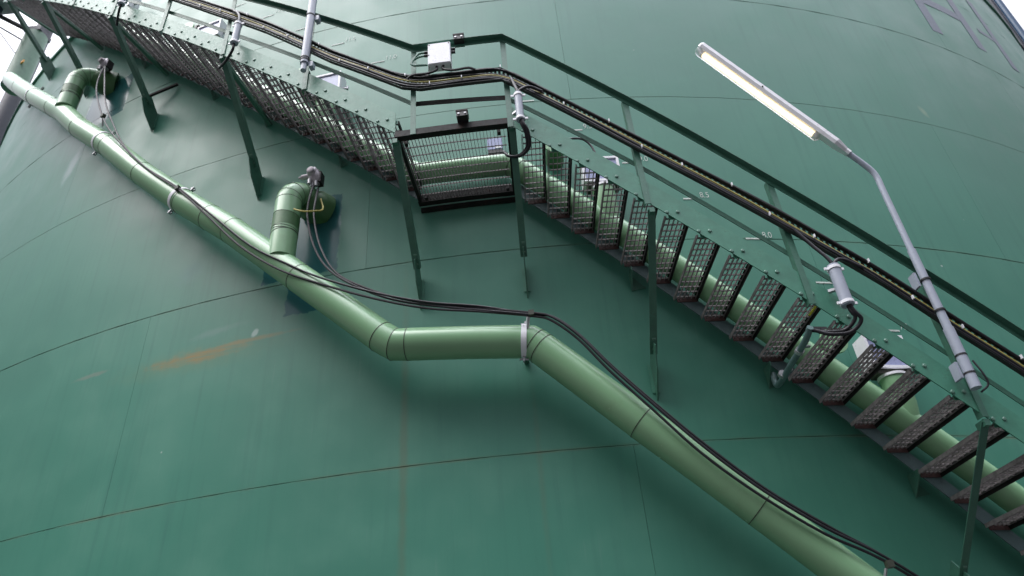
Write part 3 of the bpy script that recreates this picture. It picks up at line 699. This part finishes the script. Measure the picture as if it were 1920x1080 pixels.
# the head hangs below the tray of the housing: turn it towards the viewer a little
rot = Matrix.Rotation(math.radians(-28), 3, ax); ay = rot @ ay; az = rot @ az
L = (Bv - A).length
b = MB(); sec = [(-.055, 0), (-.058, .030), (-.040, .062), (.040, .062), (.058, .030), (.055, 0)]
b.sweep([[p + ay * u + az * v for u, v in sec] for p in (A, Bv - ax * .02)] + [[Bv + ay * u * .8 + az * (v * .8 + .004) for u, v in sec]]).build('housing', M['white'], lamp)
b = MB(); sec2 = [(-.03, .01), (-.034, .035), (-.02, .055), (.02, .055), (.034, .035), (.03, .01)]
nk = P(2.59, 8.02, 1.1)
b.sweep([[A + ax * .002 + ay * u * .98 + az * v * .98 for u, v in sec], [A - ax * .13 + ay * u * .95 + az * v * 1.0 for u, v in sec], [nk + ax * .03 + ay * u * 1.1 + az * (v - .03) for u, v in sec2], [nk - ax * .01 + ay * u + az * (v - .03) for u, v in sec2]]).build('neck', M['white'], lamp)
b = MB(); rings = []
for q, k in ((.004, .55), (.02, .9), (.05, 1), (L - .05, 1), (L - .015, .9), (L + .002, .5)):
    rings.append([A + ax * q + ay * (math.cos(a) * .050 * k) + az * (-.002 - math.sin(a) * .056 * k) for a in [math.pi * i / 10 for i in range(11)]])
b.sweep(rings, False, False).build('cover', M['cover'], lamp, True)
b = MB(); b.tube([A + ax * .07 - az * .020, A + ax * (L - .09) - az * .020], .019, 14); b.build('lit_tube', M['glow'], lamp, True)
for q in (.045, L - .065):
    b = MB(); b.box(A + ax * q - az * .018, ax, ay, az, .018, .024, .018); b.build('socket', M['white'], lamp)
b = MB(); b.tube([A + ax * L * .48 + ay * .052 + az * .035, A + ax * L * .48 + ay * .062 + az * .038], .007, 8); b.build('screw', M['seam'], lamp)
l2 = thing('lamp_pole', 'grey lamp pole clamped to the upper left stair post, its lamp out of view', 'lamp pole', tuple(P(-1.73, 9.58, 1.1)))
b = MB(); b.tube([P(-1.735, 9.60, 1.1), P(-1.735, 9.70, 1.1)], .027, 16); b.tube([P(-1.735, 9.70, 1.1), P(-1.735, 11.6, 1.1)], .040, 18); b.build('pole', M['grey'], l2, True)
for z in (9.74, 9.77, 10.44):
    b = MB(); b.tube([P(-1.735, z - .006, 1.1), P(-1.735, z + .006, 1.1)], .045, 18); b.build('strap', M['blackm'], l2)
for z in (9.70, 10.42):
    b = MB(); b.box(P(-1.68, z, 1.06), T(-1.7), O(-1.7), Z, .02, .03, .035); b.build('bracket', M['grey'], l2)

# ================================================================ SENSOR CABLES ALONG THE LOWER PIPE
CA = [(-5.45, 12.52, .26), (-5.3, 12.1, .36), (-5.08, 11.56, .44), (-4.71, 10.84, .46), (-4.36, 10.33, .46), (-3.83, 9.68, .46), (-3.3, 9.16, .47), (-2.82, 8.63, .46), (-2.37, 8.14, .46), (-1.98, 7.83, .46), (-1.68, 7.62, .46), (-1.21, 7.37, .46), (-.77, 7.19, .47), (-.35, 7.08, .48), (.04, 6.95, .49), (.21, 6.85, .5), (.39, 6.66, .5), (.59, 6.37, .5), (.87, 6.01, .5), (1.14, 5.69, .5), (1.46, 5.36, .5), (1.81, 5.09, .49), (2.12, 4.88, .48), (2.6, 4.5, .48)]
CB = [(-5.42, 12.48, .28), (-5.12, 11.9, .38), (-4.82, 11.23, .45), (-4.51, 10.65, .46), (-4.2, 10.14, .46), (-3.74, 9.58, .46), (-3.28, 9.12, .47), (-2.88, 8.65, .46), (-2.48, 8.17, .46), (-2.07, 7.8, .46), (-1.67, 7.55, .46), (-1.21, 7.31, .46), (-.77, 7.13, .47), (-.35, 7.03, .48), (.05, 6.93, .49), (.19, 6.82, .5), (.37, 6.63, .5), (.56, 6.34, .5), (.83, 5.98, .5), (1.09, 5.64, .5), (1.4, 5.33, .5), (1.76, 5.05, .49), (2.1, 4.86, .48), (2.6, 4.47, .48)]
CC = [(-1.90, 8.93, .22), (-1.87, 8.72, .30), (-1.85, 8.45, .34), (-1.75, 8.05, .36), (-1.57, 7.70, .38), (-1.29, 7.47, .40), (-.97, 7.28, .43), (-.53, 7.12, .46), (.03, 6.96, .50), (.20, 6.84, .515), (.38, 6.65, .515), (.575, 6.36, .515), (.85, 6.0, .515), (1.12, 5.67, .515), (1.43, 5.35, .515), (1.78, 5.08, .50), (2.11, 4.88, .49), (2.6, 4.49, .49)]
CD = [(-1.93, 8.95, .26), (-1.92, 8.72, .33), (-1.905, 8.45, .36), (-1.80, 8.05, .38), (-1.62, 7.72, .40), (-1.33, 7.46, .42), (-1.0, 7.26, .44), (-.55, 7.10, .47), (.02, 6.94, .505)]
up_ = lambda L_: [(q[0], q[1] + (.045 if q[0] > .15 else .0), q[2]) for q in L_]
CA, CB, CC = up_(CA), up_(CB), up_(CC)
for pts, l in ((CA, 'black sensor cable from the far left sensor, upper of the pair'), (CB, 'black sensor cable from the far left sensor, lower of the pair'),
               (CC, 'black sensor cable hanging from the sensor left of the landing and on down the pipe'), (CD, 'black sensor cable from the sensor left of the landing, ending at the pipe hook')):
    b = MB(); b.tube(smoothpath([P(*q) for q in pts], 5), .0100, 8); tag(b.build('sensor_cable', M['black'], None, True), l, 'cable')
b = MB(); b.tube(smoothpath([P(-2.13, 8.72, .33), P(-2.05, 8.56, .40), P(-1.93, 8.47, .42), P(-1.83, 8.48, .38), P(-1.80, 8.58, .28), P(-1.87, 8.80, .2)]), .008, 8)
tag(b.build('earth_wire', M['yellow'], None, True), 'yellow wire looped round the branch pipe left of the landing', 'wire')
for s, z, o in ((-4.75, 10.93, .46), (-3.30, 9.15, .47), (.04, 6.95, .50), (2.12, 4.88, .49)):
    b = MB(); b.box(P(s, z, o), T(s), O(s), Z, .022, .022, .022); b.build('cable_hook', M['seam'], low)
    b = MB(); b.bar(P(s - .02, z - .02, o - .02), P(s - .04, z - .10, o - .06), .014, .014); b.build('cable_hook', M['zinc'], low)

# ================================================================ BEYOND THE TANK'S EDGES
def vert(name, label, cat, x, y, z0, z1, r, m, rings=(), grp=None):
    t = thing(name, label, cat, (x, y, z0), grp)
    b = MB(); b.tube([(x, y, z0), (x, y, z1)], r, 24); b.build('tube', m, t, True)
    for z in rings:
        b = MB(); b.tube([(x, y, z - .04), (x, y, z + .04)], r + .03, 24); b.build('joint_ring', m, t, True)
    return t
vert('vertical_pipe', 'dark blue vertical pipe at the left edge of the tank', 'pipe', -10.208, -8.863, 0, 24, .17, M['navy'])
vert('vertical_pipe', 'near black tube painted as the shaded side of the blue pipe, at the right edge of the tank', 'pipe', 9.917, -8.995, 0, 24, .04, M['navy'])  # added dark tube: shaded side of the blue pipe put into colour and shape
vert('vertical_pipe', 'blue vertical pipe with joint rings beyond the right edge of the tank', 'pipe', 10.02, -9.03, 0, 24, .060, M['blue'], (6, 12.45, 18))
vert('vertical_pipe', 'slim teal pipe at the extreme left of the picture', 'pipe', -11.75, -7.75, 0, 15.9, .16, M['teal'])
vert('vertical_pipe', 'slim dark pipe in the extreme top right corner', 'pipe', 10.36, -9.40, 0, 30, .07, M['blue'])
t = thing('ventilation_duct', 'green vertical duct with an orange band at the top left', 'duct', (-9.05, -10.1, 13.5))
b = MB(); b.tube([(-9.05, -10.1, 13.45), (-9.05, -10.1, 14.95)], .20, 28); b.build('tube', M['duct'], t, True)
b = MB(); b.box((-8.93, -10.27, 13.95), Vector((.75, -.4, 0)).normalized(), Vector((.4, .75, 0)).normalized(), Z, .06, .012, .03); b.build('band', M['orange'], t)
b = MB(); b.box((-9.05, -10.1, 15.02), Vector((1, 0, 0)), Vector((0, 1, 0)), Z, .17, .17, .06); b.build('cap', M['navy'], t)
cw = thing('gantry', 'steel gantry with thin rods reaching in at the top left corner', 'gantry', (-9.6, -10.7, 13.0))
b = MB(); b.bar((-9.95, -10.95, 15.1), (-9.1, -10.15, 15.02), .06, .06); b.build('beam', M['frame'], cw)
b = MB(); b.tube([(-9.8, -10.85, 14.84), (-9.1, -10.16, 14.68)], .016, 8); b.build('rod', M['frame'], cw)
b = MB(); b.tube([(-9.7, -10.75, 15.0), (-9.12, -10.18, 14.2)], .009, 8); b.build('rod', M['frame'], cw)
b = MB(); b.box((-9.55, -10.65, 15.42), Vector((1, 0, 0)), Vector((0, 1, 0)), Z, .22, .16, .22); b.build('housing', M['alu'], cw)
b = MB(); b.box((-9.6, -10.7, 15.12), Vector((1, 0, 0)), Vector((0, 1, 0)), Z, .12, .10, .10); b.build('clamp', M['navy'], cw)

for o in bpy.data.objects:
    if '_at' in o: del o['_at']
